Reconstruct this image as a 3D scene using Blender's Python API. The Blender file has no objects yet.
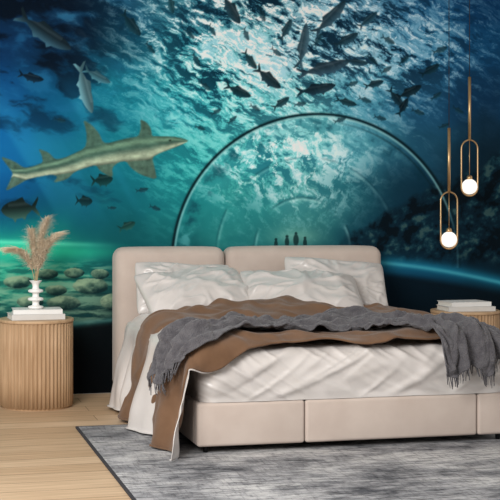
import bpy, bmesh, math, random
import numpy as np
from mathutils import Vector, Matrix, noise as mn

C = bpy.context.scene.collection
PI = math.pi
random.seed(7)
rng = np.random.RandomState(11)
try:
    bpy.context.scene.view_settings.view_transform = 'Standard'
    bpy.context.scene.view_settings.look = 'None'
except Exception:
    pass

# ------------------------------------------------------------------ helpers
def lin(c):
    r = []
    for v in c:
        v = v / 255.0
        r.append(v / 12.92 if v <= 0.04045 else ((v + 0.055) / 1.055) ** 2.4)
    return tuple(r) + (1.0,)

def mat(name, c1, c2=None, scale=20, rough=0.7, bump=0.0, bscale=200, metal=0.0, stretch=(1, 1, 1), sheen=0.0, spec=0.3):
    m = bpy.data.materials.new(name); m.use_nodes = True
    nt = m.node_tree; b = nt.nodes['Principled BSDF']
    b.inputs['Roughness'].default_value = rough
    b.inputs['Metallic'].default_value = metal
    b.inputs['Specular IOR Level'].default_value = spec
    if sheen: b.inputs['Sheen Weight'].default_value = sheen
    tc = nt.nodes.new('ShaderNodeTexCoord'); mp = nt.nodes.new('ShaderNodeMapping')
    mp.inputs['Scale'].default_value = stretch
    nt.links.new(tc.outputs['Object'], mp.inputs['Vector'])
    n = nt.nodes.new('ShaderNodeTexNoise'); n.inputs['Scale'].default_value = scale; n.inputs['Detail'].default_value = 5
    nt.links.new(mp.outputs['Vector'], n.inputs['Vector'])
    r = nt.nodes.new('ShaderNodeValToRGB')
    r.color_ramp.elements[0].position = 0.3; r.color_ramp.elements[1].position = 0.7
    r.color_ramp.elements[0].color = lin(c1); r.color_ramp.elements[1].color = lin(c2 or c1)
    nt.links.new(n.outputs['Fac'], r.inputs['Fac'])
    nt.links.new(r.outputs['Color'], b.inputs['Base Color'])
    if bump:
        n2 = nt.nodes.new('ShaderNodeTexNoise'); n2.inputs['Scale'].default_value = bscale; n2.inputs['Detail'].default_value = 3
        nt.links.new(mp.outputs['Vector'], n2.inputs['Vector'])
        bp = nt.nodes.new('ShaderNodeBump'); bp.inputs['Strength'].default_value = bump; bp.inputs['Distance'].default_value = 0.004
        nt.links.new(n2.outputs['Fac'], bp.inputs['Height']); nt.links.new(bp.outputs['Normal'], b.inputs['Normal'])
    return m

def mesh_obj(name, verts, faces, m, parent=None, o=(0, 0, 0), smooth=True):
    me = bpy.data.meshes.new(name)
    ov = Vector(o)
    me.from_pydata([tuple(Vector(v) - ov) for v in verts], [], faces)
    me.update()
    ob = bpy.data.objects.new(name, me); C.objects.link(ob)
    if m: me.materials.append(m)
    if smooth: me.polygons.foreach_set('use_smooth', [True] * len(me.polygons))
    if parent: ob.parent = parent
    else: ob.location = ov
    return ob

def bm_obj(name, bm, m, parent=None, o=(0, 0, 0), smooth=True):
    bmesh.ops.translate(bm, verts=bm.verts, vec=-Vector(o))
    bmesh.ops.recalc_face_normals(bm, faces=bm.faces)
    me = bpy.data.meshes.new(name); bm.to_mesh(me); bm.free()
    ob = bpy.data.objects.new(name, me); C.objects.link(ob)
    me.materials.append(m)
    if smooth: me.polygons.foreach_set('use_smooth', [True] * len(me.polygons))
    if parent: ob.parent = parent
    else: ob.location = Vector(o)
    return ob

def tag(o, label=None, cat=None, group=None, kind=None):
    if label: o['label'] = label
    if cat: o['category'] = cat
    if group: o['group'] = group
    if kind: o['kind'] = kind
    return o

def thing(name, loc, label, cat, group=None):
    o = bpy.data.objects.new(name, None); C.objects.link(o); o.location = loc
    o.empty_display_size = 0.1
    return tag(o, label, cat, group)

def copy_tree(o, loc, label, rz=0):
    c = o.copy(); C.objects.link(c); c.location = loc; c['label'] = label; c.rotation_euler = (0, 0, rz)
    for ch in list(o.children):
        d = ch.copy(); C.objects.link(d); d.parent = c
        for g in list(ch.children):
            e = g.copy(); C.objects.link(e); e.parent = d
    return c

def rbox(bm, x0, x1, y0, y1, z0, z1, r=0.0, seg=3):
    t = bmesh.new()
    bmesh.ops.create_cube(t, size=1)
    bmesh.ops.scale(t, verts=t.verts, vec=(x1 - x0, y1 - y0, z1 - z0))
    bmesh.ops.translate(t, verts=t.verts, vec=((x0 + x1) / 2, (y0 + y1) / 2, (z0 + z1) / 2))
    if r: bmesh.ops.bevel(t, geom=t.edges[:], offset=r, segments=seg, profile=0.5, affect='EDGES')
    me = bpy.data.meshes.new('tmp'); t.to_mesh(me); t.free()
    bm.from_mesh(me); bpy.data.meshes.remove(me)
    return bm

def lathe(bm, prof, cx=0, cy=0, n=48, rad=None, zo=0.0):
    rings = []
    for (r, z) in prof:
        ring = []
        for i in range(n):
            a = 2 * PI * i / n
            rr = rad(r, a) if rad else r
            ring.append(bm.verts.new((cx + rr * math.cos(a), cy + rr * math.sin(a), z + zo)))
        rings.append(ring)
    for k in range(len(rings) - 1):
        for i in range(n):
            j = (i + 1) % n
            bm.faces.new((rings[k][i], rings[k][j], rings[k + 1][j], rings[k + 1][i]))
    bm.faces.new(rings[0][::-1]); bm.faces.new(rings[-1])
    return bm

def tube(bm, pts, r, n=8, closed=False):
    pts = [Vector(p) for p in pts]; N = len(pts); rings = []
    for i, p in enumerate(pts):
        if closed: t = pts[(i + 1) % N] - pts[i - 1]
        else: t = pts[min(i + 1, N - 1)] - pts[max(i - 1, 0)]
        t.normalize()
        up = Vector((0, 1, 0)) if abs(t.y) < 0.9 else Vector((1, 0, 0))
        s = t.cross(up).normalized(); u = s.cross(t)
        rr = r[i] if isinstance(r, (list, tuple)) else r
        rings.append([bm.verts.new(p + rr * (math.cos(2 * PI * k / n) * s + math.sin(2 * PI * k / n) * u)) for k in range(n)])
    for i in range(N if closed else N - 1):
        a, b = rings[i], rings[(i + 1) % N]
        for k in range(n):
            bm.faces.new((a[k], a[(k + 1) % n], b[(k + 1) % n], b[k]))
    if not closed:
        bm.faces.new(rings[0]); bm.faces.new(rings[-1][::-1])
    return bm

# ------------------------------------------------------------------ camera
TH = math.radians(12.98); ST, CT = math.sin(TH), math.cos(TH)
F, CX, CY, D, H = 1236.0, 190.0, 210.0, 8.95, 1.34
cam = bpy.data.objects.new('camera', bpy.data.cameras.new('camera')); C.objects.link(cam)
cam.location = (0, -D, H); cam.rotation_euler = (PI / 2, 0, -TH)
cam.data.sensor_width = 36; cam.data.lens = 36 * F / 500
cam.data.shift_x = (250 - CX) / 500; cam.data.shift_y = (CY - 250) / 500
cam.data.clip_end = 100
bpy.context.scene.camera = cam

# ------------------------------------------------------------------ room
def floor_mat():
    m = bpy.data.materials.new('oak_planks'); m.use_nodes = True
    nt = m.node_tree; b = nt.nodes['Principled BSDF']; b.inputs['Roughness'].default_value = 0.5
    tc = nt.nodes.new('ShaderNodeTexCoord')
    br = nt.nodes.new('ShaderNodeTexBrick')
    br.inputs['Scale'].default_value = 1.0; br.inputs['Brick Width'].default_value = 1.9; br.inputs['Row Height'].default_value = 0.19
    br.inputs['Mortar Size'].default_value = 0.0028; br.offset = 0.37
    br.inputs['Color1'].default_value = lin((214, 186, 154)); br.inputs['Color2'].default_value = lin((195, 165, 132))
    br.inputs['Mortar'].default_value = lin((128, 101, 76))
    nt.links.new(tc.outputs['Object'], br.inputs['Vector'])
    mp = nt.nodes.new('ShaderNodeMapping'); mp.inputs['Scale'].default_value = (1.2, 26, 1)
    nt.links.new(tc.outputs['Object'], mp.inputs['Vector'])
    n = nt.nodes.new('ShaderNodeTexNoise'); n.inputs['Scale'].default_value = 2.0; n.inputs['Detail'].default_value = 6
    nt.links.new(mp.outputs['Vector'], n.inputs['Vector'])
    r = nt.nodes.new('ShaderNodeValToRGB')
    r.color_ramp.elements[0].position = 0.3; r.color_ramp.elements[1].position = 0.72
    r.color_ramp.elements[0].color = (0.72, 0.68, 0.63, 1); r.color_ramp.elements[1].color = (1.06, 1.06, 1.06, 1)
    nt.links.new(n.outputs['Fac'], r.inputs['Fac'])
    mx = nt.nodes.new('ShaderNodeMix'); mx.data_type = 'RGBA'; mx.blend_type = 'MULTIPLY'; mx.inputs[0].default_value = 1
    nt.links.new(br.outputs['Color'], mx.inputs[6]); nt.links.new(r.outputs['Color'], mx.inputs[7])
    nt.links.new(mx.outputs[2], b.inputs['Base Color'])
    return m

X0, X1, YF, ZC = -0.5, 6.0, -9.6, 3.2
tag(bm_obj('floor', rbox(bmesh.new(), X0, X1, YF, 0.1, -0.1, 0), floor_mat(), smooth=False), kind='structure')
tag(bm_obj('ceiling', rbox(bmesh.new(), X0, X1, -4.6, 0.1, ZC, ZC + 0.1), mat('ceiling_paint', (238, 236, 232), (232, 230, 226)), smooth=False), kind='structure')
tag(bm_obj('wall_back', rbox(bmesh.new(), X0, X1, 0, 0.1, 0, ZC), mat('wall_paint', (225, 225, 222), (218, 218, 216)), smooth=False), kind='structure')

# ------------------------------------------------------------------ mural (printed wallpaper, painted per vertex in its own design grid)
def vnoise(x, y, seed):
    tab = np.random.RandomState(seed).rand(256, 256)
    xi = np.floor(x).astype(int); yi = np.floor(y).astype(int)
    fx = x - xi; fy = y - yi
    fx = fx * fx * (3 - 2 * fx); fy = fy * fy * (3 - 2 * fy)
    a = tab[xi & 255, yi & 255]; b = tab[(xi + 1) & 255, yi & 255]
    c = tab[xi & 255, (yi + 1) & 255]; d = tab[(xi + 1) & 255, (yi + 1) & 255]
    return (a * (1 - fx) + b * fx) * (1 - fy) + (c * (1 - fx) + d * fx) * fy
def fbm(x, y, seed, o=4, gain=0.55):
    s = 0; a = 0.5; t = 0
    for k in range(o):
        s = s + a * vnoise(x * 2 ** k, y * 2 ** k, seed + k); t += a; a *= gain
    return s / t
def ridged(x, y, seed, o=4, gain=0.6):
    s = 0; a = 0.5; t = 0
    for k in range(o):
        s = s + a * (1 - np.abs(2 * vnoise(x * 2 ** k + 13 * k, y * 2 ** k, seed + k) - 1)); t += a; a *= gain
    return s / t
def sst(a, b, x):
    t = np.clip((x - a) / (b - a), 0, 1); return t * t * (3 - 2 * t)
def gau(cx, cy, rx, ry): return np.exp(-(((PX - cx) / rx) ** 2 + ((PY - cy) / ry) ** 2))

NX, NZ = 1250, 610
gx = np.linspace(X0 + 0.002, X1 - 0.002, NX); gz = np.linspace(0.003, ZC - 0.003, NZ)
MX, MZ = np.meshgrid(gx, gz)
dd = D - 0.004
Zc = MX * ST + dd * CT
PX = CX + F * (MX * CT - dd * ST) / Zc          # design units of the print, across
PY = CY - F * (MZ - H) / Zc                      # design units of the print, down
ctrl = []
def row(y, *a):
    for k in a: ctrl.append((k[0], y, k[1], k[2], k[3]))
row(-30, (-60,8,30,52), (0,10,34,58), (60,10,38,60), (120,14,54,76), (180,50,102,116), (240,80,132,144), (300,100,144,162), (360,76,128,152), (420,28,78,112), (480,14,52,84), (560,12,42,70))
row(0, (-60,8,34,56), (0,10,38,62), (60,10,42,68), (120,18,64,88), (180,58,116,132), (240,94,148,158), (300,120,164,178), (360,98,146,172), (420,36,90,126), (480,17,60,94), (560,12,46,74))
row(50, (-60,10,44,72), (0,12,50,84), (60,11,46,72), (120,22,80,100), (180,66,148,158), (240,114,186,192), (300,142,186,200), (360,126,176,196), (420,64,122,152), (480,24,74,108), (560,14,48,74))
row(100, (-60,12,60,96), (0,14,72,116), (60,16,86,118), (120,28,116,132), (180,60,160,168), (240,96,190,192), (300,120,194,198), (360,86,152,172), (420,42,94,124), (480,20,58,86), (560,12,36,54))
row(150, (-60,14,72,116), (0,20,96,146), (60,24,102,126), (120,22,110,122), (180,46,148,150), (240,80,178,176), (300,126,198,198), (360,88,152,166), (420,34,80,102), (480,16,42,56), (560,10,26,36))
row(200, (-60,10,60,98), (0,14,76,122), (60,13,76,97), (120,18,92,104), (180,36,128,130), (240,62,150,146), (300,118,182,178), (360,46,102,114), (420,18,50,66), (480,13,32,42), (560,10,24,30))
row(232, (-60,14,86,98), (0,18,100,108), (60,16,92,96), (120,13,78,86), (180,26,102,104), (240,46,124,122), (300,80,138,132), (360,30,70,82), (420,17,52,74), (480,13,34,46), (560,10,24,30))
row(255, (-60,42,156,130), (0,50,176,144), (60,44,152,132), (120,18,80,84), (180,20,82,86), (240,44,106,104), (300,66,108,106), (360,27,62,74), (420,17,56,80), (480,12,34,46), (560,10,24,30))
row(285, (-60,40,112,98), (0,50,130,112), (60,64,134,114), (110,34,82,80), (200,18,54,62), (300,18,50,60), (400,18,78,104), (440,16,64,86), (480,12,44,58), (560,8,22,28))
row(320, (-60,18,46,50), (0,24,58,60), (60,38,74,72), (110,12,30,34), (300,9,18,24), (420,8,22,30), (500,7,18,24), (560,7,14,18))
row(360, (-60,6,10,14), (60,7,11,15), (200,7,11,15), (350,7,11,15), (560,6,10,14))
row(410, (-60,6,9,12), (100,7,10,13), (300,7,10,13), (560,6,9,12))
IMG = np.zeros(MX.shape + (3,)); WS = np.zeros(MX.shape)
wx = PX + 40 * (fbm(PX / 40, PY / 34, 71) - 0.5); wy = PY + 30 * (fbm(PX / 44, PY / 38, 81) - 0.5)
for (x, y, r, g, b) in ctrl:
    w = np.exp(-(((wx - x) / 31) ** 2 + ((wy - y) / 22) ** 2) / 1.3) + 1e-9
    IMG += w[..., None] * np.array([r, g, b]); WS += w
IMG /= WS[..., None]
def blend(m, col):
    global IMG
    col = np.array(col, dtype=float)
    m = np.clip(m, 0, 1)
    IMG = IMG * (1 - m[..., None]) + col * m[..., None]
def adist(cx, base, top_, al, ar):
    ax = np.where(PX < cx, al, ar)
    q = np.sqrt(((PX - cx) / ax) ** 2 + ((PY - base) / (base - top_)) ** 2)
    return (q - 1) * (base - top_)
do = adist(318, 262, 114, 146, 142)
ins = sst(2, -5, do) * (PY < 264)
# rippling water surface: streaked flecks running along the light, over dark troughs
qx = PX + 10 * (fbm(PX / 22, PY / 16, 201, 3) - 0.5); qy = PY + 10 * (fbm(PX / 20 + 9, PY / 16 + 4, 205, 3) - 0.5)
c_, s_ = math.cos(.5), math.sin(.5)
ru = qx * c_ + qy * s_; rv = -qx * s_ + qy * c_
w1 = fbm(ru / 15, rv / 5.0, 21, 5, .72)
w2 = ridged(ru / 11, rv / 4.0, 41, 4, .66)
w3 = fbm(qx / 52, qy / 40, 31, 4)
topm = np.clip(gau(278, 15, 116, 95) * 1.1 + gau(225, 60, 60, 50) * .4, 0, 1) * (1 - 0.45 * ins)
cov = 0.6 * w1 + 0.4 * w3
blend(topm * sst(0.50, 0.40, cov) * 0.75, (16, 64, 88))
blend(topm * sst(0.45, 0.37, cov) * 0.7, (5, 26, 40))
blend(topm * sst(0.48, 0.58, cov) * 0.65, (170, 212, 228))
blend(topm * sst(0.66, 0.79, w2) * sst(.44, .54, cov) * 0.85, (246, 251, 254))
blend(topm * sst(0.56, 0.68, w1) * .75, (246, 251, 254))
blend(topm * sst(0.50, 0.40, w2) * sst(.6, .5, w3) * .5, (6, 34, 50))
ur = np.clip(gau(405, 45, 70, 46), 0, 1)
blend(ur * sst(0.49, 0.40, cov) * .8, (6, 28, 46)); blend(ur * sst(0.50, 0.60, cov) * .45, (150, 194, 220))
blend(ur * sst(0.70, 0.80, w2) * sst(.47, .54, cov) * .5, (232, 244, 252))
tl = sst(170, 40, PX) * sst(150, 60, PY)
t1 = fbm(qx / 40 + qy / 80, qy / 18 - qx / 70, 57, 5)
blend(tl * sst(0.54, 0.74, t1) * 0.5, (44, 112, 150)); blend(tl * sst(0.52, 0.34, t1) * 0.75, (3, 14, 26))
blend(gau(85, 5, 70, 18) * sst(.45, .7, t1) * .4, (90, 150, 178))
# inside the glass: broken light along the vault, denser overhead, fading toward the far end
ang = np.arctan2(PX - 303, 285 - PY) + 0.16 * (fbm(PX / 14, PY / 14, 301, 4) - 0.5); rad = np.hypot(PX - 303, PY - 285)
r1_ = 0.6 * fbm(ang * 13 + 50, np.log(rad + 8) * 8.0, 61, 5, .72) + .4 * w1; r2_ = ridged(ang * 13 + 20, np.log(rad + 8) * 8, 77, 4, .64)
rm = np.clip(gau(286, 158, 66, 50) * 1.1, 0, 1) * ins
blend(rm * sst(0.50, 0.42, r1_) * 0.65, (20, 88, 106))
blend(rm * sst(0.48, 0.56, r1_) * 0.6, (132, 204, 210))
blend(rm * sst(0.54, 0.62, r1_) * 0.75, (232, 247, 250))
blend(rm * sst(0.68, 0.78, r2_) * sst(.45, .52, r1_) * 0.6, (250, 253, 254))
for (acx, abase, atop, al, ar, aa) in ((308, 256, 158, 92, 92, .26), (302, 251, 198, 48, 50, .38)):
    d_ = adist(acx, abase, atop, al, ar); va = sst(.38, .62, fbm(PX / 22, PY / 22, int(atop), 3)); mk_ = (PY < abase) * 1.0
    blend(np.exp(-((d_ + 1.6) / 1.5) ** 2) * mk_ * aa * va, (190, 226, 222))
    blend(np.exp(-((d_ - .6) / 1.2) ** 2) * mk_ * aa * va, (12, 50, 60))
    blend(sst(0, -14, d_) * mk_ * .18, (24, 98, 104))
hug = ins * np.exp(-((do + 12) / 8) ** 2)
hn = fbm(np.arctan2(PX - 318, 262 - PY) * 12, do / 12, 311, 4)
blend(hug * sst(.5, .72, hn) * .35 * sst(470, 330, PX), (150, 210, 212)); blend(hug * sst(.5, .25, hn) * .6, (12, 56, 70))
blend(ins * gau(235, 225, 40, 30) * .4 * sst(.35, .6, w3), (18, 92, 98))
blend(ins * sst(335, 410, PX + .25 * (PY - 180)) * .62 * sst(140, 190, PY), (12, 46, 62))
blend(ins * gau(296, 236, 22, 8) * .4, (150, 192, 172))
# outside left of the arch: luminous teal haze
hz = gau(200, 130, 55, 80) * (1 - ins)
blend(hz * sst(.5, .62, w1) * .42, (120, 210, 204)); blend(hz * sst(.5, .38, w1) * .45, (10, 76, 90))
# left deep water
be = vnoise((PX * 0.8 - PY * 0.45) / 16 + 40, PY / 200, 66)
lm = sst(190, 100, PX) * sst(60, 110, PY) * sst(235, 190, PY)
blend(lm * sst(0.5, 0.9, be) * 0.25, (60, 150, 182))
blend(lm * sst(0.52, 0.3, t1) * 0.45, (5, 36, 56))
blend(gau(150, 205, 60, 26) * sst(0.5, 0.7, w3) * 0.35, (50, 140, 136))
# left reef shelf: glowing green strip above pale rippled sand and rounded rocks
blend(sst(165, 40, PX) * np.exp(-((PY - 249 - 0.03 * PX) / 7.5) ** 2) * 0.55, (58, 204, 156))
blend(sst(130, 40, PX) * np.exp(-((PY - 242 - 0.03 * PX) / 2.4) ** 2) * 0.5, (126, 236, 194))
sand = fbm(PX / 22, PY / 4.0, 91, 5, .6); sm = sst(140, 90, PX) * sst(257, 268, PY) * sst(334, 314, PY)
blend(sm * sst(0.40, 0.66, sand) * 0.55, (142, 168, 142))
blend(sm * sst(0.50, 0.30, sand) * 0.5, (20, 62, 64))
rr_n = fbm(PX / 6, PY / 5, 95, 4, .6)
for (rx, ry, rw, rh) in ((46, 274, 12, 5), (74, 273, 10, 5), (100, 274, 9, 5), (18, 282, 15, 6), (90, 286, 18, 8), (56, 290, 11, 5), (64, 303, 17, 7), (112, 302, 12, 8), (30, 302, 13, 6)):
    q = ((PX - rx) / rw) ** 2 + ((PY - ry) / rh) ** 2
    ms = sst(1.08, 0.88, q + 0.5 * (rr_n - 0.5)) * sst(140, 112, PX)
    sh = np.clip(0.5 - 0.6 * (PY - ry) / rh - 0.25 * (PX - rx) / rw + 1.1 * (rr_n - .5), 0, 1)
    base = np.array([20, 42, 44])[None, None] * (1 - sh[..., None]) + np.array([136, 154, 128])[None, None] * sh[..., None]
    IMG = IMG * (1 - .85 * ms[..., None]) + base * .85 * ms[..., None]
    blend(np.exp(-(((PX - rx) / rw) ** 2 + ((PY - ry - rh * 1.05) / 1.6) ** 2)) * .5 * sst(140, 112, PX), (10, 30, 34))
blend(sst(150, 110, PX) * np.exp(-((PY - 331 + 0.10 * PX) / 2.2) ** 2) * .6, (80, 120, 116))
blend(sst(332, 338, PY + 0.10 * PX) * sst(150, 120, PX) * .85, (7, 12, 16))
# right rocks, dark teal
rk = np.interp(PX, [325, 345, 360, 372, 388, 400, 412, 426, 440, 452, 466, 482, 492, 510, 560, 700], [258, 236, 228, 224, 208, 206, 194, 190, 178, 182, 170, 166, 156, 140, 128, 120]) + 12 * (fbm(PX / 12, PX / 60, 101, 4, .6) - 0.5)
rt = fbm(PX / 11 + PY / 20, PY / 11 - PX / 30, 111, 5, .62); rmask = sst(-3, 6, PY - rk) * sst(325, 372, PX) * sst(270, 250, PY)
blend(rmask * 0.8, (12, 36, 48)); blend(rmask * sst(0.51, 0.64, rt) * 0.5, (36, 78, 88)); blend(rmask * sst(0.60, 0.72, rt) * 0.4, (100, 112, 100)); blend(rmask * sst(.47, .36, rt) * .65, (5, 14, 20))
# curved blue ledge to the right
ln = PY - (262 + (PX - 385) * 0.10 + ((PX - 385) / 115.0) ** 2 * 8); rgt = sst(360, 390, PX)
blend(rgt * np.exp(-(ln / 6.5) ** 2) * 0.65, (34, 124, 150))
blend(rgt * np.exp(-((ln - 1) / 2.0) ** 2) * 0.45, (104, 188, 200))
blend(rgt * sst(8, 16, ln) * 0.8, (8, 20, 28))
# the glass arch itself, fading into the rocks at its right foot
mk = (PY < 268) * (1 - sst(190, 240, PY) * sst(380, 440, PX) * .75)
blend(np.exp(-((do + 2.3) / 1.3) ** 2) * mk * .6, (160, 204, 204))
blend(np.exp(-(do / 1.5) ** 2) * mk * .95, (10, 32, 38))
blend(np.exp(-((do + 7.5) / 1.2) ** 2) * mk * .4 * sst(300, 400, PX), (10, 34, 40))
for (px_, py_, w_, h_) in ((296, 238, 2.8, 6.0), (287, 240, 2.2, 5), (305, 241, 2.0, 4.5), (276, 242, 1.8, 4)):
    q = ((PX - px_) / w_) ** 2 + ((PY - py_ - 2) / h_) ** 2
    q2 = ((PX - px_) / 1.5) ** 2 + ((PY - py_ + h_ - 1.5) / 1.6) ** 2
    blend(np.maximum(sst(1.4, 0.6, q), sst(1.4, .6, q2)) * 0.75, (18, 40, 42))
g_ = IMG / 255.0
g_ = np.clip(g_ * 1.10, 0, 1); g_ = g_ * 0.7 + (g_ * g_ * (3 - 2 * g_)) * 0.3
IMG = np.clip(g_, 0, 1) * 255
IDS = np.zeros(MX.shape, dtype=int)
parts = {}
def fish(cx, cy, L, angd, T, col, al=0.92, part=True, belly=1.6):
    global IMG
    c, s = math.cos(math.radians(angd)), math.sin(math.radians(angd))
    ii = np.nonzero((np.abs(PX - cx) < L * 0.75) & (np.abs(PY - cy) < L * 0.75))
    dx = PX[ii] - cx; dy = PY[ii] - cy
    u = (dx * c + dy * s) / L; v = (-dx * s + dy * c) / L * (1 if c >= 0 else -1)
    v = v + 0.10 * u * u - 0.012
    q = np.clip(1 - np.abs((u - 0.09) / np.where(u > 0.09, 0.41, 0.46)) ** 2, 0, 1)
    h = T * np.where(u > 0.09, q ** 0.65, q ** 1.05)
    h = np.where((u < 0.1) & (u > -0.4), np.maximum(h, T * 0.16), h)
    tail = u < -0.3
    h = np.where(tail, np.maximum(h, T * 0.16 + (-0.3 - u) / 0.2 * T * 0.95), h)
    notch = np.where(u < -0.41, (-0.41 - u) / 0.09 * T * 0.75, -1)
    fin = np.where((u < 0.10) & (u > -0.16), (0.10 - u) / 0.2, 0); fin = np.where(u < -0.10, (u + 0.16) / 0.06, fin)
    ht = h + T * 0.5 * np.clip(fin, 0, 1)
    hbm = h + T * 0.4 * np.clip(1 - np.abs(u + 0.10) / 0.07, 0, 1) + T * .45 * np.clip(1 - np.abs(u - 0.16) / 0.05, 0, 1)
    sd = np.minimum(np.where(v < 0, ht, hbm) - np.abs(v), np.abs(v) - notch)
    sd = np.minimum(sd, np.minimum(u + 0.5, 0.5 - u)) * L
    m_ = np.clip(sd / 1.3 + 0.5, 0, 1) * al
    base = np.array(col, float)
    k = np.clip((v / T + 0.25) * 0.8, 0, 1)[:, None]
    rim = np.exp(-(((v / T) + 0.55) / .22) ** 2)[:, None] * (np.abs(u) < .3)[:, None]
    cc = base * (1 - k) + np.clip(base * belly + 8, 0, 255) * k
    cc = cc + rim * 20
    IMG[ii] = IMG[ii] * (1 - m_[:, None]) + cc * m_[:, None]
    if part:
        n = len(parts) + 1; parts[n] = 'printed_fish'
        sub = IDS[ii]; sub[m_ > 0.45 * al] = n; IDS[ii] = sub
fish(44, 32, 64, 34, .12, (20, 36, 44), .97, True, 2.6)
fish(85, 88, 52, 76, .11, (62, 94, 102), .97, True, 1.8)
fish(31, 77, 26, 14, .14, (6, 22, 34))
fish(97, 76, 30, 28, .13, (46, 84, 95), .95)
fish(131, 24, 30, 52, .15, (12, 40, 50))
fish(231, 9, 34, 60, .15, (16, 38, 48))
fish(238, 91, 28, 24, .15, (10, 34, 42))
fish(268, 78, 32, 40, .15, (12, 30, 38))
fish(171, 4, 20, 80, .16, (22, 58, 68))
fish(316, 89, 40, -10, .12, (14, 32, 42))
fish(324, 68, 54, -14, .10, (32, 52, 64))
fish(330, 18, 46, -46, .11, (28, 50, 62))
fish(303, 46, 46, -80, .10, (40, 64, 76))
fish(281, 103, 20, -34, .16, (16, 44, 52))
fish(346, 40, 28, -28, .14, (22, 46, 58))
fish(409, 92, 28, -26, .14, (8, 26, 34))
fish(396, 98, 24, 52, .15, (10, 32, 42))
fish(403, 107, 20, -60, .15, (8, 26, 34))
fish(102, 180, 22, -6, .24, (10, 38, 38))
fish(20, 209, 38, 174, .24, (18, 30, 26), belly=3.0)
fish(84, 201, 17, 4, .27, (8, 34, 38))
fish(127, 226, 18, -22, .2, (20, 54, 50))
fish(356, 62, 24, 8, .13, (24, 50, 62))
fish(250, 60, 22, 55, .15, (16, 42, 50))
fish(286, 30, 24, -62, .14, (24, 50, 60))
fish(374, 84, 20, -16, .15, (14, 38, 48))
fish(346, 102, 22, 16, .14, (16, 42, 50))
fish(368, 20, 24, -40, .14, (26, 56, 70))
fish(430, 70, 22, -30, .15, (10, 34, 44))
for a in ((142,190,13,-10),(155,208,12,20),(205,86,14,40),(216,112,12,-30),(196,60,15,60),(372,60,14,40),(200,128,11,20),(232,120,12,-40),(60,120,12,10),(70,160,10,0),(112,208,9,0),(440,50,16,-20),(458,110,13,30),(150,48,14,50),(388,40,15,30),(262,14,16,70),(340,120,13,-20),(365,100,14,20),(255,108,12,30),(300,104,13,-10),(276,52,13,40),(386,70,13,-30),(418,112,14,20),(436,96,13,-35),(318,40,15,-60),(212,30,13,60),(352,84,13,-20),(444,126,12,-20),(380,118,13,15),(246,34,14,70),(190,34,13,50),(404,60,14,-40)):
    fish(a[0], a[1], a[2], a[3], .16, (14, 42, 52), .75, False)
# the big shovel nosed shark, nose up to the right
poly = [(189,141),(184,138.6),(176,136.8),(167,136.2),(158,136.2),(152,136),(151,128.5),(147,122.5),(140,119),(141,127.5),(138.5,136.5),(128,138),(118,140.5),(109,143),(103,142.5),(99,133),(92,125),(83,119.5),(86,130),(87,139.5),(85,148),(75,153),(64,158),(55,159.5),(49,152.5),(38,148.5),(42,156),(43,162.5),(33,166.5),(24,168),(14,161),(0,156),(8,166.5),(13,173),(10,181),(5,191.5),(17,185.5),(27,179.5),(40,176.5),(52,174.5),(58,176.5),(53,183),(67,179.5),(75,171.5),(88,167),(96,165),(100,171),(113,178.5),(112,167.5),(119,162),(126,161),(131,168),(140,174.5),(157,180),(155,169),(152,157.5),(160,153),(171,149),(182,144.6)]
def chaikin(p):
    r = []
    for k in range(len(p)):
        a, b = p[k], p[(k + 1) % len(p)]
        r.append((a[0] * .8 + b[0] * .2, a[1] * .8 + b[1] * .2)); r.append((a[0] * .2 + b[0] * .8, a[1] * .2 + b[1] * .8))
    return r
poly = chaikin(poly)
ii = np.nonzero((PX > -4) & (PX < 194) & (PY > 111) & (PY < 197))
def inside(x, y):
    r = np.zeros(x.shape, bool); n = len(poly)
    for k in range(n):
        (ax_, ay_), (bx_, by_) = poly[k], poly[(k + 1) % n]
        cond = ((ay_ > y) != (by_ > y)) & (x < (bx_ - ax_) * (y - ay_) / (by_ - ay_ + 1e-9) + ax_)
        r ^= cond
    return r
m_ = np.zeros(len(ii[0]))
for ox in (-.6, 0, .6):
    for oy in (-.6, 0, .6): m_ += inside(PX[ii] + ox, PY[ii] + oy)
m_ /= 9
sx, sy = PX[ii], PY[ii]
topl = np.interp(sx, [0, 14, 24, 45, 60, 86, 110, 138, 156, 174, 188], [164, 169, 168, 162.5, 159, 148, 142.8, 136.6, 136.2, 136.8, 140.8])
botl = np.interp(sx, [0, 14, 26, 56, 74, 97, 120, 148, 170, 188], [182, 176.5, 179.5, 174.5, 171.5, 165, 161.5, 159, 149.5, 142])
f_ = np.clip((sy - topl) / np.maximum(botl - topl, 1), -1, 2)
kk = sst(0.38, 0.82, f_ + .10 * (fbm(sx / 12, sy / 8, 137, 3) - .5))[:, None]
hl = np.exp(-((f_ - 0.22) / 0.15) ** 2)[:, None]
cc = np.array([62, 92, 80]) * (1 - kk) + np.array([172, 186, 158]) * kk
cc = cc + hl * np.array([50, 55, 42])
cc = cc * (1 - 0.40 * sst(0.85, 1.05, f_)[:, None])
finm = np.clip(sst(0.0, -0.06, f_)[:, None] + sst(1.0, 1.08, f_)[:, None], 0, 1)
fsh = 1 + .35 * (fbm(sx / 3, sy / 8, 139, 3) - .5)[:, None]
cc = cc * (1 - .85 * finm) + .85 * finm * np.array([76, 106, 92]) * fsh
mot = (fbm(sx / 8, sy / 4, 131, 4, .65) - 0.5)[:, None]; cc = cc * (1 + 0.45 * mot)
cc = cc * (1 - 0.7 * np.exp(-(((sx - 170) / 1.3) ** 2 + ((sy - 140.4) / 1.0) ** 2))[:, None])
IMG[ii] = IMG[ii] * (1 - .97 * m_[:, None]) + np.clip(cc, 0, 255) * .97 * m_[:, None]
n = len(parts) + 1; parts[n] = 'printed_shark'; sub = IDS[ii]; sub[m_ > .5] = n; IDS[ii] = sub

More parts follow.
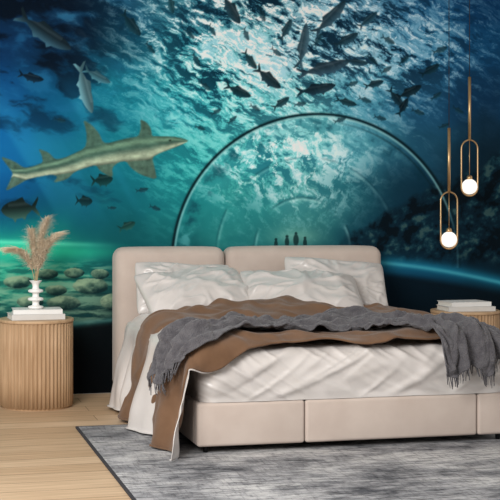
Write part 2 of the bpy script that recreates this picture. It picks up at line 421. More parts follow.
IMG = np.clip(IMG, 0, 250) / 255
LINC = np.where(IMG <= 0.04045, IMG / 12.92, ((IMG + 0.055) / 1.055) ** 2.4)
mm = bpy.data.materials.new('mural_print'); mm.use_nodes = True
nt = mm.node_tree; b = nt.nodes['Principled BSDF']; b.inputs['Roughness'].default_value = 0.75; b.inputs['Specular IOR Level'].default_value = 0.05
at = nt.nodes.new('ShaderNodeAttribute'); at.attribute_name = 'Col'
nt.links.new(at.outputs['Color'], b.inputs['Base Color'])
vid = np.arange(NX * NZ).reshape(NZ, NX)
quads = np.stack([vid[:-1, :-1], vid[:-1, 1:], vid[1:, 1:], vid[1:, :-1]], -1).reshape(-1, 4)
qid = IDS[:-1, :-1].reshape(-1)
co = np.stack([MX.ravel(), np.full(NX * NZ, -0.004), MZ.ravel()], -1)
colr = np.concatenate([LINC.reshape(-1, 3), np.ones((NX * NZ, 1))], -1)
def grid_part(name, q, parent):
    used, inv = np.unique(q.ravel(), return_inverse=True)
    me = bpy.data.meshes.new(name)
    me.vertices.add(len(used)); me.vertices.foreach_set('co', co[used].astype(np.float32).ravel())
    me.loops.add(len(q) * 4); me.loops.foreach_set('vertex_index', inv.astype(np.int32).ravel())
    me.polygons.add(len(q)); me.polygons.foreach_set('loop_start', np.arange(0, len(q) * 4, 4, dtype=np.int32))
    try: me.polygons.foreach_set('loop_total', np.full(len(q), 4, dtype=np.int32))
    except Exception: pass
    me.update(calc_edges=True); me.validate()
    ca = me.color_attributes.new('Col', 'FLOAT_COLOR', 'POINT')
    ca.data.foreach_set('color', colr[used].astype(np.float32).ravel())
    me.materials.append(mm)
    ob = bpy.data.objects.new(name, me); C.objects.link(ob)
    if parent: ob.parent = parent
    return ob
mural = grid_part('wall_mural', quads[qid == 0], None)
tag(mural, 'printed underwater aquarium tunnel mural with shark covering the back wall', 'wall mural')
for n, nm in parts.items():
    q = quads[qid == n]
    if len(q): grid_part(nm, q, mural)

# ------------------------------------------------------------------ rug
def rug_mat():
    m = bpy.data.materials.new('distressed_rug'); m.use_nodes = True
    nt = m.node_tree; b = nt.nodes['Principled BSDF']; b.inputs['Roughness'].default_value = 0.95; b.inputs['Specular IOR Level'].default_value = 0.05
    tc = nt.nodes.new('ShaderNodeTexCoord')
    def nz(sc, st, det, rough):
        mp = nt.nodes.new('ShaderNodeMapping'); mp.inputs['Scale'].default_value = st
        nt.links.new(tc.outputs['Object'], mp.inputs['Vector'])
        n = nt.nodes.new('ShaderNodeTexNoise'); n.inputs['Scale'].default_value = sc; n.inputs['Detail'].default_value = det; n.inputs['Roughness'].default_value = rough
        nt.links.new(mp.outputs['Vector'], n.inputs['Vector']); return n
    n1 = nz(1.8, (0.7, 1.4, 1), 8, 0.72); n2 = nz(8, (0.7, 6.0, 1), 7, 0.8); n4 = nz(9, (5.0, 0.7, 1), 6, 0.8)
    r1 = nt.nodes.new('ShaderNodeValToRGB'); e = r1.color_ramp.elements
    e[0].position = 0.36; e[0].color = lin((82, 83, 87)); e[1].position = 0.58; e[1].color = lin((186, 185, 184))
    k = r1.color_ramp.elements.new(0.47); k.color = lin((146, 146, 148))
    def dark(n, p0, p1, lo):
        r = nt.nodes.new('ShaderNodeValToRGB'); e = r.color_ramp.elements
        e[0].position = p0; e[0].color = (lo, lo, lo * 1.04, 1); e[1].position = p1; e[1].color = (1.08, 1.08, 1.08, 1)
        nt.links.new(n.outputs['Fac'], r.inputs['Fac']); return r
    r2 = dark(n2, 0.41, 0.53, 0.30); r4 = dark(n4, 0.36, 0.49, 0.55)
    nt.links.new(n1.outputs['Fac'], r1.inputs['Fac'])
    src = r1.outputs['Color']
    for r in (r2, r4):
        mx = nt.nodes.new('ShaderNodeMix'); mx.data_type = 'RGBA'; mx.blend_type = 'MULTIPLY'; mx.inputs[0].default_value = 0.85
        nt.links.new(src, mx.inputs[6]); nt.links.new(r.outputs['Color'], mx.inputs[7]); src = mx.outputs[2]
    nt.links.new(src, b.inputs['Base Color'])
    bp = nt.nodes.new('ShaderNodeBump'); bp.inputs['Strength'].default_value = 0.3; bp.inputs['Distance'].default_value = 0.003
    n3 = nz(160, (1, 1, 1), 2, .5); nt.links.new(n3.outputs['Fac'], bp.inputs['Height']); nt.links.new(bp.outputs['Normal'], b.inputs['Normal'])
    return m
rug = bm_obj('area_rug', rbox(bmesh.new(), 1.035, 4.285, -3.935, -1.405, 0.0, 0.012, 0.003, 2), rug_mat(), o=(2.6, -2.6, 0))
tag(rug, 'grey distressed low pile rug lying on the oak floor under the bed', 'rug')
bm = bmesh.new()
for q in ((1.02, 1.0349, -3.95, -1.39), (4.2851, 4.30, -3.95, -1.39), (1.035, 4.285, -3.95, -3.9351), (1.035, 4.285, -1.4049, -1.39)):
    rbox(bm, *q, 0, 0.011)
bm_obj('binding', bm, mat('rug_binding', (60, 60, 64), (50, 50, 54), 40, 0.95), rug, (2.6, -2.6, 0), False)
RZ = 0.012

# ------------------------------------------------------------------ bed
XL, XR, YH, YFT = 1.545, 3.41, -0.28, -2.425
cream = mat('cream_upholstery', (200, 185, 174), (192, 176, 165), 8, 0.85, 0.25, 500, sheen=0.15, spec=0.15)
black = mat('black_metal', (24, 24, 26), None, 10, 0.45, metal=0.6)
bed = thing('bed', (2.48, -1.35, 0), 'cream upholstered double bed with padded two panel headboard', 'bed')
bo = (2.48, -1.35, 0)
def puffy(x0, x1, y0, y1, z0, z1, r, bulge, name):
    bm = bmesh.new(); rbox(bm, x0, x1, y0, y1, z0, z1, r, 8)
    bmesh.ops.subdivide_edges(bm, edges=[e for e in bm.edges if e.calc_length() > 0.15], cuts=14, use_grid_fill=True)
    for v in bm.verts:
        fx = max(1 - abs((v.co.x - (x0 + x1) / 2) / ((x1 - x0) / 2)) ** 4, 0)
        fz = max(1 - abs((v.co.z - (z0 + z1) / 2) / ((z1 - z0) / 2)) ** 4, 0)
        if v.co.y < (y0 + y1) / 2: v.co.y -= bulge * fx ** .7 * fz ** .7
        if v.co.z > z1 - 0.12: v.co.z += 0.014 * fx ** .5
    return bm_obj(name, bm, cream, bed, bo)
puffy(1.464, 2.278, -0.25, -0.03, 0.05, 1.06, 0.07, 0.04, 'headboard_panel')
puffy(2.284, 3.493, -0.25, -0.03, 0.05, 1.06, 0.07, 0.04, 'headboard_panel')
def panel(name, *a, r=0.018):
    return bm_obj(name, rbox(bmesh.new(), *a, r, 4), cream, bed, bo)
panel('foot_panel', XL, 2.158, YFT, YFT + 0.09, 0.05, 0.288)
panel('foot_panel', 2.162, 3.193, YFT, YFT + 0.09, 0.05, 0.288)
panel('foot_panel', 3.197, XR, YFT, YFT + 0.09, 0.05, 0.288)
panel('side_rail', XL, XL + 0.08, YFT + 0.092, -0.3, 0.05, 0.288)
panel('side_rail', XR - 0.08, XR, YFT + 0.092, -0.3, 0.05, 0.288)
bm_obj('slat_platform', rbox(bmesh.new(), XL + 0.082, XR - 0.082, YFT + 0.092, -0.3, 0.2, 0.286), mat('platform_wood', (150, 120, 90)), bed, bo, False)
for (lx, ly) in ((XL + 0.06, YFT + 0.06), (XR - 0.06, YFT + 0.06), (XL + 0.06, -0.4), (XR - 0.06, -0.4)):
    bm = bmesh.new(); zb = RZ if ly < -1.39 else 0
    lathe(bm, [(0.012, zb), (0.014, zb + 0.003), (0.016, 0.053)], lx, ly, 16)
    bm_obj('leg', bm, black, bed, bo)

# ------------------------------------------------------------------ bedding
def N(x, y, z=0.0): return mn.noise(Vector((x, y, z)))
def fold(x, y, z=0.0, k=4.5):
    return math.exp(-(k * N(x, y, z)) ** 2)          # soft rounded ridge
def lerp(a, b, t): return a + (b - a) * t
def clamp(t, a=0, b=1): return max(a, min(b, t))
def ss(a, b, x):
    t = clamp((x - a) / (b - a)); return t * t * (3 - 2 * t)
white = mat('white_satin', (210, 204, 200), (202, 196, 191), 6, 0.30, 0.0, 300, sheen=0.05, spec=0.7)
bm = bmesh.new(); mx0, mx1, my0, my1, mz0, mz1 = XL + 0.025, XR - 0.025, YFT + 0.008, -0.30, 0.289, 0.568
nxm, nym, nzm = 220, 120, 38
def srf(bm, f, nu, nv):
    g = [[bm.verts.new(f(i / nu, j / nv)) for j in range(nv + 1)] for i in range(nu + 1)]
    for i in range(nu):
        for j in range(nv):
            bm.faces.new((g[i][j], g[i + 1][j], g[i + 1][j + 1], g[i][j + 1]))
RM = 0.095
def shape(p):
    x, y, z = p
    cx = min(max(x, mx0 + RM), mx1 - RM); cy = min(max(y, my0 + RM), my1 - RM); cz = min(max(z, mz0 + 0.03), mz1 - RM)
    d = Vector((x - cx, y - cy, z - cz))
    nrm = Vector((0, 0, 1))
    if d.length > 1e-6:
        nrm = d.normalized()
        if z < cz:
            nn = Vector((d.x, d.y, 0)); q = Vector((cx, cy, z)) + (nn.normalized() * RM if nn.length > 1e-6 else nn)
        else: q = Vector((cx, cy, cz)) + nrm * RM
    else: q = Vector(p)
    front = ss(my0 + 0.2, my0 + 0.02, q.y)
    s = q.x; zz = q.z
    w = 0.008 * N(s * 2.0, q.y * 2, zz * 2)
    # slanting satin folds pulled toward the tucked hem, with finer creases between them
    w += front * (0.016 * fold(s * 1.7 + zz * 3.2, zz * 1.4 + s * .3, 7, 6) + 0.014 * fold(s * 2.3 - zz * 3.8 + 3, zz * 1.3, 2, 7) + 0.010 * fold(s * 3.6 + zz * 6, zz * 1.6, 11, 8)
                  + 0.008 * fold(s * 5.0 - zz * 7.5, zz * 2.2, 21, 8) + 0.006 * fold(s * 7.0 + zz * 9, zz * 3, 31, 8))
    w += 0.010 * front * math.sin((zz - mz0) / (mz1 - mz0) * PI) - 0.017 * front
    w *= lerp(0.2, 1, ss(mz0, mz0 + 0.05, z))
    q = q + nrm * w
    q.z = max(q.z, mz0)
    return q
srf(bm, lambda u, v: shape((mx0 + u * (mx1 - mx0), my0 + v * (my1 - my0), mz1)), nxm, nym)
srf(bm, lambda u, v: shape((mx0 + u * (mx1 - mx0), my0, mz0 + v * (mz1 - mz0))), nxm, nzm)
srf(bm, lambda u, v: shape((mx0 + u * (mx1 - mx0), my1, mz0 + v * (mz1 - mz0))), nxm, nzm)
srf(bm, lambda u, v: shape((mx0, my0 + u * (my1 - my0), mz0 + v * (mz1 - mz0))), nym, nzm)
srf(bm, lambda u, v: shape((mx1, my0 + u * (my1 - my0), mz0 + v * (mz1 - mz0))), nym, nzm)
bmesh.ops.remove_doubles(bm, verts=bm.verts, dist=0.0008)
tag(bm_obj('mattress', bm, white, o=(2.48, -1.35, mz0)), 'thick mattress in rumpled white satin cover on the cream bed frame', 'mattress')

ZT = 0.575
def drape(a, b, h, xl, xr, yf, R, zt, flare=0.10, floor=0.02):
    x = a; y = b; z = zt; tx = 0.0; ty = 0.0; sgn = 0
    e = xl + R - a
    e2 = a - (xr - R)
    if e > 0 or e2 > 0:
        sgn = -1 if e > 0 else 1; ee = max(e, e2); edge = (xl + R) if sgn < 0 else (xr - R)
        if ee < R * PI / 2:
            tx = ee / R; x = edge + sgn * R * math.sin(tx); z -= R * (1 - math.cos(tx))
        else:
            L = ee - R * PI / 2; tx = PI / 2; x = edge + sgn * (R + flare * L); z -= R + L
    e = yf + R - b
    if e > 0:
        k = math.cos(tx)                      # cloth already hanging at the side does not fold over the foot
        if e < R * PI / 2:
            ty = e / R; y = lerp(b, yf + R - R * math.sin(ty), k); z -= k * R * (1 - math.cos(ty))
        else:
            L = e - R * PI / 2; ty = PI / 2; y = lerp(b, yf - 0.06 * L, k); z -= k * (R + L)
        ty *= k
    n = Vector((sgn * math.sin(tx), -math.sin(ty), max(math.cos(tx) * math.cos(ty), 0.0)))
    if n.length < 1e-6: n = Vector((sgn, 0, 0))
    n.normalize()
    p = Vector((x, y, z)) + n * h
    if p.z < floor:
        p.x += sgn * (floor - p.z) * 0.5; p.z = floor + 0.004 * (1 + N(a * 8, b * 8, 3))
    return p
def cloth(name, f, nu, nv, m, parent=None, o=(0, 0, 0), thick=0.008):
    vs = []; fs = []
    for i in range(nu + 1):
        for j in range(nv + 1): vs.append(f(i / nu, j / nv))
    for i in range(nu):
        for j in range(nv):
            a = i * (nv + 1) + j
            fs.append((a, a + 1, a + nv + 2, a + nv + 1))
    if parent: ob = mesh_obj(name, [Vector(v) - Vector(o) for v in vs], fs, m, parent)
    else: ob = mesh_obj(name, vs, fs, m, None, o)
    me = ob.data
    bm = bmesh.new(); bm.from_mesh(me); bmesh.ops.recalc_face_normals(bm, faces=bm.faces)
    zavg = sum(fc.normal.z - fc.normal.x * .5 for fc in bm.faces)
    if zavg < 0: bmesh.ops.reverse_faces(bm, faces=bm.faces)
    bm.to_mesh(me); bm.free()
    s = ob.modifiers.new('thickness', 'SOLIDIFY'); s.thickness = thick; s.offset = 1
    return ob
Rb = 0.09; SX0, SX1 = XL - 0.02, XR + 0.02
YD = -2.465
def hangfold(a, b, k=1.0):
    L = clamp((SX0 + Rb - a) / 0.5)
    return L * k * (0.050 * math.sin(b * 14 + 2 * N(b * 2, a * 1.5)) + 0.014 * math.sin(b * 29 + 1.5 + a * 2) + 0.02 * N(b * 5, a * 1.5, 5))
def sheet(u, v):
    a = lerp(SX0 - 0.54, SX1 + 0.25, u)
    b = lerp(-0.46 - 0.10 * ss(1.6, 1.4, a), -1.95, v)
    h = 0.012 + 0.045 * ss(SX0 + .5, SX0 + .1, a) * ss(-.5, -.8, b) + 0.012 * N(a * 4, b * 4, 2) + 0.014 * fold(a * 1.6, b * 2.4, 9) + hangfold(a, b, 1.0) * ss(SX0 + 0.1, SX0 - 0.2, a)
    return drape(a, b, max(h, 0.004) if a > SX0 else h + 0.018, SX0, SX1, -3.0, Rb, ZT, .15)
tag(cloth('top_sheet', sheet, 150, 90, white, None, (2.4, -1.0, 0.59), 0.006), 'white cotton sheet hanging down the left side of bed beside the headboard', 'sheet')
brown = mat('brown_linen', (120, 91, 69), (101, 75, 55), 7, 0.85, 0.3, 350, sheen=0.15, spec=0.12)
def bh(a, b):
    near = ss(-1.75, -0.95, b) * (1 - 0.85 * ss(2.75, 3.35, a))
    return 0.026 + 0.090 * near + 0.018 * N(a * 2.6, b * 3.0, 1) + 0.024 * fold(a * 1.5 + b, b * 2.2, 4) + 0.020 * fold(a * 2.6 - b * 2, b * 3.2, 14, 6) + 0.012 * fold(a * 4.5 + b * 3, b * 4, 24, 6) + 0.003 * N(a * 9, b * 9, 6)
def bhead(a): return lerp(-0.84, -1.20, ss(2.15, 1.45, a)) + 0.025 * math.sin(a * 9)
def bfoot(a):
    d = ss(SX0 + 0.02, SX0 - 0.5, a)
    corner = math.exp(-((a - (SX0 + 0.06)) / 0.34) ** 2)
    return -2.385 - 0.028 * math.sin(a * 5 + 1) - 0.010 * math.sin(a * 13) - 0.15 * d - 0.13 * corner * (1 - d)
def blank_pos(a, b, edge, dh=0.0):
    h = bh(a, b) * (1 if a > SX0 else 0.6)
    h *= lerp(0.6, 1, ss(0, 0.06, edge))
    h += hangfold(a, b) * ss(SX0 + 0.1, SX0 - 0.2, a) + (0.030 if a < SX0 else 0)
    return drape(a, b, max(h, 0.014) + dh, SX0, SX1, YD, Rb, ZT, .16)
def blanket(u, v):
    a = lerp(SX0 - 0.535, SX1 + 0.18, u)
    b = lerp(bhead(a), bfoot(a), v)
    return blank_pos(a, b, min(v, 1 - v))
blo = (2.4, -1.6, 0.6)
bl = cloth('blanket', blanket, 240, 170, brown, None, blo, 0.010)
tag(bl, 'large brown blanket spread across bed and falling to the floor', 'blanket')
# white underside of the blanket showing at its foot corner
def lining(u, v):
    a = lerp(SX0 - 0.54, SX0 + 0.12, u)
    d = ss(SX0 + 0.12, SX0 - 0.45, a)
    b = lerp(bfoot(a) + 0.03, bfoot(a) - 0.004 - 0.070 * d, v)
    return blank_pos(a, b, 0.03, -0.008)
tag(cloth('lining', lining, 80, 14, white, bl, blo, 0.004), 'white underside of the blanket')
# grey throw
def throw_mat():
    m = mat('grey_knit', (98, 96, 99), (76, 74, 78), 24, 0.95, 0.0, sheen=0.2, spec=0.05)
    nt = m.node_tree; b = nt.nodes['Principled BSDF']
    tc = nt.nodes.new('ShaderNodeTexCoord'); v = nt.nodes.new('ShaderNodeTexVoronoi'); v.inputs['Scale'].default_value = 105
    nt.links.new(tc.outputs['Object'], v.inputs['Vector'])
    bp = nt.nodes.new('ShaderNodeBump'); bp.inputs['Strength'].default_value = 0.9; bp.inputs['Distance'].default_value = 0.006
    nt.links.new(v.outputs['Distance'], bp.inputs['Height']); nt.links.new(bp.outputs['Normal'], b.inputs['Normal'])
    return m
knit = throw_mat()
cpts = [(SX0 - 0.10, -2.30), (SX0 + 0.12, -2.20), (1.86, -2.08), (2.12, -1.97), (2.40, -1.90), (2.68, -1.91), (2.90, -2.02), (3.04, -2.20), (3.11, -2.38), (3.13, -2.55)]
def cr(t):
    n = len(cpts) - 1; s = t * n; i = min(int(math.floor(s)), n - 1) if s >= 0 else 0; f = s - i
    P = [Vector(cpts[max(0, min(n, i + k))]) for k in (-1, 0, 1, 2)]
    return 0.5 * ((2 * P[1]) + (P[2] - P[0]) * f + (2 * P[0] - 5 * P[1] + 4 * P[2] - P[3]) * f * f + (3 * P[1] - P[0] - 3 * P[2] + P[3]) * f ** 3)
def throw_pos(t, w, extra=0.0):
    p = cr(clamp(t)); d = (cr(clamp(t + 0.01)) - cr(clamp(t - 0.01))).normalized()
    hw = lerp(0.17, 0.27, ss(0, 0.4, t)); hw = lerp(hw, 0.19, ss(0.6, 0.9, t))
    pr = Vector((-d.y, d.x))
    q = p + pr * (w * hw * (1 + 0.22 * N(t * 6, 3.3, w))) + d * (extra + 0.07 * N(w * 2, t * 3, 9))
    a, b = q.x, q.y
    b = max(b, bfoot(a) - 0.01) if a < SX0 + 0.5 else b
    fd = 0.011 * math.sin(w * 9.5 + 5 * N(t * 5, w, 8)) + 0.006 * math.sin(w * 21 + t * 12) + 0.030 * fold(t * 6 + w * .8, w * 1.6, 12, 6) + 0.022 * fold(t * 11 - w, w * 2.4, 32, 6) + 0.010 * fold(t * 20 + w * 2, w * 3, 42, 6)
    hb_ = bh(a, b) * (1 if a > SX0 else 0.6)
    h = max(hb_, 0.014) + 0.022 + fd
    if a < SX0 + 0.1: h += (hangfold(a, b) + 0.030) * ss(SX0 + 0.1, SX0 - 0.2, a) + 0.012
    return drape(a, b, h, SX0, SX1, YD, Rb, ZT, .16)
to = (2.4, -1.9, 0.65)
tw = cloth('throw', lambda u, v: throw_pos(u, lerp(-1, 1, v)), 280, 80, knit, None, to, 0.007)
tag(tw, 'dark grey knitted throw with fringed ends lying across the brown blanket', 'throw')
for end in (0, 1):
    vs = []; fs = []
    for k in range(56):
        w = lerp(-1, 1, (k + 0.5) / 56); ln = random.uniform(0.045, 0.07)
        sg = -1 if end == 0 else 1
        off = random.uniform(-0.04, 0.04)
        prev = None
        for j in range(4):
            ext = sg * ln * j / 3
            c = throw_pos(float(end), clamp(w + off * j / 3, -1, 1), ext); c2 = throw_pos(float(end), clamp(w + off * j / 3 + 0.018 * (1 - 0.2 * j), -1.05, 1.05), ext)
            i0 = len(vs); vs += [c - Vector(to), c2 - Vector(to)]
            if prev is not None: fs.append((prev, prev + 1, i0 + 1, i0))
            prev = i0
    fr = mesh_obj('fringe', vs, fs, knit, tw)
    s = fr.modifiers.new('thickness', 'SOLIDIFY'); s.thickness = 0.004; s.offset = 1

# pillows
def pillow(cx, cy, cz, W, Hh, T, al, roll, yaw, label, seed):
    n, m_ = 84, 64; vs = []; fs = []
    V = Vector((0, math.cos(al), math.sin(al))); Nn = Vector((0, -math.sin(al), math.cos(al))); U = Vector((1, 0, 0))
    R1 = Matrix.Rotation(roll, 3, Nn); R2 = Matrix.Rotation(yaw, 3, 'Z')
    c = Vector((cx, cy, cz))
    for side in (1, -1):
        base = len(vs)
        for i in range(n + 1):
            for j in range(m_ + 1):
                u = -math.cos(PI * i / n); v = -math.cos(PI * j / m_)
                u = lerp(u, 2 * i / n - 1, .4); v = lerp(v, 2 * j / m_ - 1, .4)
                rc = 1 - 0.07 * (u * v) ** 4
                x = W / 2 * u * (1 - 0.05 * (1 - v * v)) * rc; y = Hh / 2 * v * (1 - 0.09 * (1 - u * u)) * rc
                y += 0.012 * N(u * 1.5 + seed, side * 0.0, 5) * (1 if v > 0 else 0.3)
                e = max(0, (1 - u ** 2)) * max(0, (1 - v ** 2))
                t = T / 2 * e ** 0.42 * (1 + 0.28 * (-v))
                k = min(1, e * 4)
                th = math.atan2(v, u); rr_ = math.hypot(u, v)
                t += k * (0.014 * N(u * 1.2 + seed, v * 1.1, side)
                          + 0.017 * fold(u * 1.2 + v * 1.0 + seed, v * 1.0 - u * .5, seed, 5.5)
                          + 0.013 * fold(th * 1.9 + seed, rr_ * 0.6, seed + 4, 6.5) * ss(0.25, 0.8, rr_)
                          + 0.010 * fold(u * 2.6 - v * 1.9 + seed, v * 1.4 + u, seed + 9, 7.5))
                if e < 1e-6: t = 0
                p = R2 @ (R1 @ (U * x + V * y + Nn * (side * max(t, 0))))
                vs.append(c + p)
        for i in range(n):
            for j in range(m_):
                a = base + i * (m_ + 1) + j
                f = (a, a + m_ + 1, a + m_ + 2, a + 1)
                fs.append(f if side > 0 else f[::-1])
    bm = bmesh.new(); bv = [bm.verts.new(p) for p in vs]
    for f in fs:
        bm.faces.new([bv[k] for k in f])
    bmesh.ops.remove_doubles(bm, verts=bm.verts, dist=0.0005)
    return tag(bm_obj('pillow', bm, white, o=(cx, cy, cz)), label, 'pillow', 'white pillows against the headboard')
pillow(1.94, -0.74, 0.765, 0.80, 0.54, 0.21, math.radians(34), 0.09, 0.07, 'front white pillow of the pair on the narrower headboard panel', 3)
pillow(1.91, -0.49, 0.785, 0.72, 0.44, 0.14, math.radians(58), -0.05, 0.0, 'white pillow tucked behind another on the narrower headboard panel', 21)
pillow(2.67, -0.80, 0.755, 0.86, 0.54, 0.21, math.radians(32), -0.07, -0.05, 'front white pillow of the pair on the wider headboard panel', 8)
pillow(3.03, -0.50, 0.79, 0.78, 0.47, 0.16, math.radians(57), -0.09, 0.0, 'white pillow tucked behind another at far end of headboard', 14)

# ------------------------------------------------------------------ nightstands
wood = mat('reeded_oak', (192, 160, 126), (164, 132, 99), 5, 0.6, 0.1, 120, stretch=(8, 8, 0.7))
woodt = mat('oak_top', (198, 167, 133), (176, 144, 110), 5, 0.5, 0.06, 120, stretch=(1, 9, 1))
TZ = 0.60
ns = thing('nightstand', (0.876, -0.47, 0), 'round fluted oak nightstand with vase on it, beside the narrower headboard panel', 'nightstand', 'round fluted nightstands')
nf = 54
def reed(r, a): return r - 0.014 + 0.014 * abs(math.sin(nf * a / 2)) ** 0.7
bm = bmesh.new(); lathe(bm, [(0.25, 0.012), (0.25, 0.2), (0.25, 0.4), (0.25, TZ - 0.022)], 0, 0, nf * 8, reed)
bm_obj('drum_body', bm, wood, ns)
bm = bmesh.new(); lathe(bm, [(0.246, TZ - 0.022), (0.254, TZ - 0.019), (0.255, TZ - 0.010), (0.254, TZ - 0.003), (0.250, TZ)], 0, 0, 96); bm_obj('table_top', bm, woodt, ns, smooth=False)
bm = bmesh.new(); lathe(bm, [(0.235, 0), (0.237, 0.012)], 0, 0, 96); bm_obj('plinth', bm, woodt, ns, smooth=False)
RX, RY = 4.05, -0.47
copy_tree(ns, (RX, RY, 0), 'round fluted oak nightstand under the two pendant lamps, half hidden by the bed')

# books
paper = mat('book_paper', (230, 226, 218), (216, 211, 200), 60, 0.8, stretch=(1, 1, 30))
cov1 = mat('white_cover', (232, 231, 228), (226, 224, 220), 6, 0.5)
cov2 = mat('pale_grey_cover', (212, 210, 206), (204, 201, 196), 6, 0.5)
def book(x, y, z, rz, w, d, t, cm, label, group):
    b = thing('book', (x, y, z), label, 'book', group); b.rotation_euler = (0, 0, rz)
    bm = bmesh.new()
    rbox(bm, -w / 2, w / 2, -d / 2, d / 2, 0, 0.003); rbox(bm, -w / 2, w / 2, -d / 2, d / 2, t - 0.003, t)
    rbox(bm, -w / 2, w / 2, -d / 2, -d / 2 + 0.004, 0.003, t - 0.003)
    bm_obj('cover', bm, cm, b, smooth=False)
    bm_obj('pages', rbox(bmesh.new(), -w / 2 + 0.006, w / 2 - 0.006, -d / 2 + 0.0045, d / 2 - 0.006, 0.0032, t - 0.0032), paper, b, smooth=False)
book(0.868, -0.50, TZ + 0.001, 0.06, 0.36, 0.25, 0.036, cov2, 'lower pale book of the stack beneath the white vase', 'books under the vase')
book(0.876, -0.495, TZ + 0.038, -0.03, 0.33, 0.23, 0.030, cov1, 'upper white book directly beneath the white vase', 'books under the vase')
book(RX - 0.02, -0.52, TZ + 0.001, -0.05, 0.36, 0.25, 0.034, cov2, 'lower pale book on the nightstand under the pendant lamps', 'books under the pendants')
book(RX - 0.03, -0.515, TZ + 0.036, 0.06, 0.32, 0.23, 0.032, cov1, 'upper white book on the nightstand under the pendant lamps', 'books under the pendants')

# vase: stacked discs
vx, vy, vz = 0.868, -0.50, TZ + 0.069
ceramic = mat('white_ceramic', (240, 238, 235), (233, 231, 227), 5, 0.35, spec=0.5)
bm = bmesh.new()
prof = [(0.046, 0), (0.052, 0.002), (0.053, 0.013), (0.050, 0.016), (0.025, 0.022), (0.023, 0.036), (0.025, 0.050), (0.049, 0.056), (0.053, 0.059), (0.053, 0.070), (0.049, 0.073), (0.024, 0.079), (0.022, 0.092), (0.024, 0.105), (0.047, 0.111), (0.051, 0.114), (0.051, 0.125), (0.047, 0.128), (0.024, 0.134), (0.021, 0.150), (0.025, 0.168), (0.040, 0.186), (0.044, 0.190), (0.040, 0.190), (0.021, 0.168), (0.017, 0.150), (0.016, 0.10)]
lathe(bm, prof, vx, vy, 48, None, vz)
tag(bm_obj('vase', bm, ceramic, o=(vx, vy, vz)), 'small white ceramic vase with stacked ring body standing on books', 'vase')

# pampas stems
straw = mat('dry_stem', (196, 168, 130), (178, 150, 112), 30, 0.8)
plumem = mat('pampas_plume', (238, 224, 200), (222, 203, 174), 30, 0.9, sheen=0.3)
def pampas(dx, dz, bend, droop, label, seed):
    rr = random.Random(seed)
    base = Vector((vx, vy, vz + 0.112)); mouth = Vector((vx + dx * 0.06, vy, vz + 0.19))
    t = thing('pampas_stem', base, label, 'dried grass', 'dried pampas in the white vase')
    tip = Vector((vx + dx, vy + rr.uniform(-0.04, 0.04), vz + dz))
    def ax(s):
        c = Vector((vx + dx * 0.3 + bend, vy, lerp(mouth.z, tip.z, 0.62) + droop))
        return (1 - s) ** 2 * mouth + 2 * s * (1 - s) * c + s * s * tip
    bm = bmesh.new(); tube(bm, [base] + [ax(k / 14) for k in range(15)], [0.0022] * 8 + [0.0015] * 8, 6); bm_obj('stem', bm, straw, t, base)
    vs = []; fs = []
    for k in range(1700):
        s = rr.uniform(0.18, 1.0); p = ax(s); d = (ax(min(1, s + .02)) - ax(s - .02)).normalized()
        th = rr.uniform(0, 2 * PI); out = Vector((math.cos(th), math.sin(th) * 0.9, rr.uniform(-0.3, 0.3))).normalized()
        wid = 0.078 * math.sin(PI * clamp((s - 0.10) / 0.98)) ** 0.6 + 0.018
        ln = wid * rr.uniform(0.4, 1.2)
        kx = rr.uniform(0.5, 1.1); ko = rr.uniform(0.35, 0.95)
        prev = None
        for j in range(5):
            f = j / 4
            q = p + d * (ln * kx * f) + out * (ln * ko * f) + Vector((0, 0, -ln * 0.45 * f * f))
            wv = 0.0020 * (1 - f * 0.75); sd = d.cross(out).normalized() * wv + Vector((wv * .6, 0, 0))
            i0 = len(vs); vs += [q - sd, q + sd]
            if prev is not None: fs.append((prev, prev + 1, i0 + 1, i0))
            prev = i0
    mesh_obj('plume', [v - base for v in vs], fs, plumem, t)
pampas(0.07, 0.61, -0.01, .02, 'tallest dried pampas plume standing upright in the white vase', 1)
pampas(0.15, 0.51, 0.0, .06, 'dried pampas plume arching away toward the bed', 2)
pampas(-0.03, 0.53, 0.0, .02, 'dried pampas plume leaning away from the bed', 3)
pampas(-0.15, 0.41, 0.0, .08, 'lowest dried pampas plume drooping away from the bed', 4)
pampas(0.06, 0.45, 0.01, .03, 'short dried pampas plume in the middle of the vase', 5)

# ------------------------------------------------------------------ pendants
brass = mat('brushed_brass', (206, 172, 128), (192, 156, 112), 30, 0.32, metal=0.85)
cordm = mat('dark_cord', (46, 42, 40), None, 10, 0.7)
def glow():
    m = bpy.data.materials.new('opal_glass'); m.use_nodes = True
    nt = m.node_tree; b = nt.nodes['Principled BSDF']; b.inputs['Base Color'].default_value = (0.95, 0.93, 0.9, 1); b.inputs['Roughness'].default_value = 0.3
    n = nt.nodes.new('ShaderNodeTexNoise'); n.inputs['Scale'].default_value = 3
    r = nt.nodes.new('ShaderNodeValToRGB'); r.color_ramp.elements[0].color = (1, 0.95, 0.88, 1); r.color_ramp.elements[1].color = (1, 0.93, 0.84, 1)
    nt.links.new(n.outputs['Fac'], r.inputs['Fac']); nt.links.new(r.outputs['Color'], b.inputs['Emission Color'])
    b.inputs['Emission Strength'].default_value = 0.8
    return m
opal = glow()
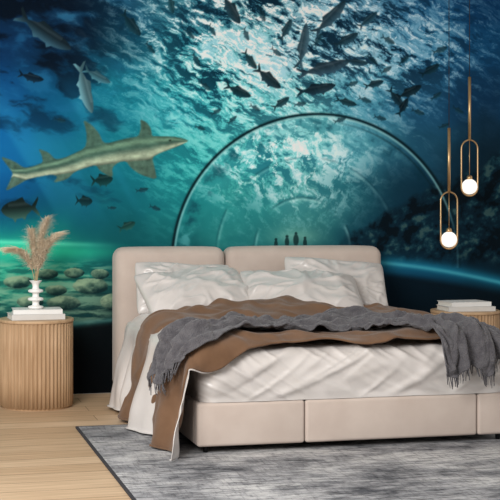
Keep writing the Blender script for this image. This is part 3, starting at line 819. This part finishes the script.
def pendant(px_, yw, ytop_tube, yloop_top, yloop_bot, label):
    t_ = (px_ - CX) / F; d = Vector((ST + t_ * CT, CT - t_ * ST)); k = (yw + D) / d.y; x = d.x * k
    zz = lambda yy: H - (yy - CY) * k / F
    z0, z1, zt = zz(yloop_bot), zz(yloop_top), zz(ytop_tube)
    o = (x, yw, z0)
    p = thing('pendant_lamp', o, label, 'pendant lamp', 'brass pendant lamps')
    hw = 0.066
    pts = []
    for i in range(17):
        a = PI * i / 16; pts.append((x + hw * math.cos(a), yw, z1 - hw + hw * math.sin(a)))
    for i in range(17):
        a = PI + PI * i / 16; pts.append((x + hw * math.cos(a), yw, z0 + hw + hw * math.sin(a)))
    bm_obj('loop_frame', tube(bmesh.new(), pts, 0.006, 10, True), brass, p, o)
    gr = 0.058
    bm = bmesh.new(); bmesh.ops.create_uvsphere(bm, u_segments=40, v_segments=24, radius=gr)
    bmesh.ops.translate(bm, verts=bm.verts, vec=(x, yw, z0 + 0.012 + gr)); bm_obj('globe_shade', bm, opal, p, o)
    bm = bmesh.new(); lathe(bm, [(0.020, z0 + 0.006 + 2 * gr), (0.022, z0 + 0.02 + 2 * gr), (0.018, z0 + 0.034 + 2 * gr), (0.006, z0 + 0.04 + 2 * gr)], x, yw, 24)
    bm_obj('socket', bm, brass, p, o)
    bm_obj('inner_rod', tube(bmesh.new(), [(x, yw, z0 + 0.036 + 2 * gr), (x, yw, z1)], 0.003, 8), brass, p, o)
    bm_obj('brass_rod', tube(bmesh.new(), [(x, yw, z1 - 0.005), (x, yw, zt)], 0.011, 14), brass, p, o)
    bm_obj('cord', tube(bmesh.new(), [(x, yw, zt - 0.01), (x, yw, ZC - 0.02)], 0.0028, 8), cordm, p, o)
    bm = bmesh.new(); lathe(bm, [(0.05, ZC - 0.025), (0.055, ZC - 0.02), (0.055, ZC)], x, yw, 32); bm_obj('ceiling_canopy', bm, brass, p, o)
pendant(449, -0.52, 128, 192, 249, 'lower brass pendant lamp with globe hanging nearer the headboard')
pendant(469.5, -0.40, 77, 140, 196, 'higher brass pendant lamp with globe hanging farther from the headboard')

# ------------------------------------------------------------------ light
w = bpy.data.worlds.new('world'); bpy.context.scene.world = w; w.use_nodes = True
w.node_tree.nodes['Background'].inputs['Color'].default_value = (1.0, 0.995, 0.985, 1)
w.node_tree.nodes['Background'].inputs['Strength'].default_value = 0.6
def area(loc, tgt, size, e, col=(1, 0.985, 0.965)):
    l = bpy.data.lights.new('window_light', 'AREA'); l.energy = e; l.size = size; l.color = col
    o = bpy.data.objects.new('window_light', l); C.objects.link(o); o.location = loc
    o.rotation_euler = (Vector(tgt) - Vector(loc)).to_track_quat('-Z', 'Y').to_euler()
area((-1.2, -6.0, 3.0), (2.4, -0.8, 1.0), 2.2, 310)
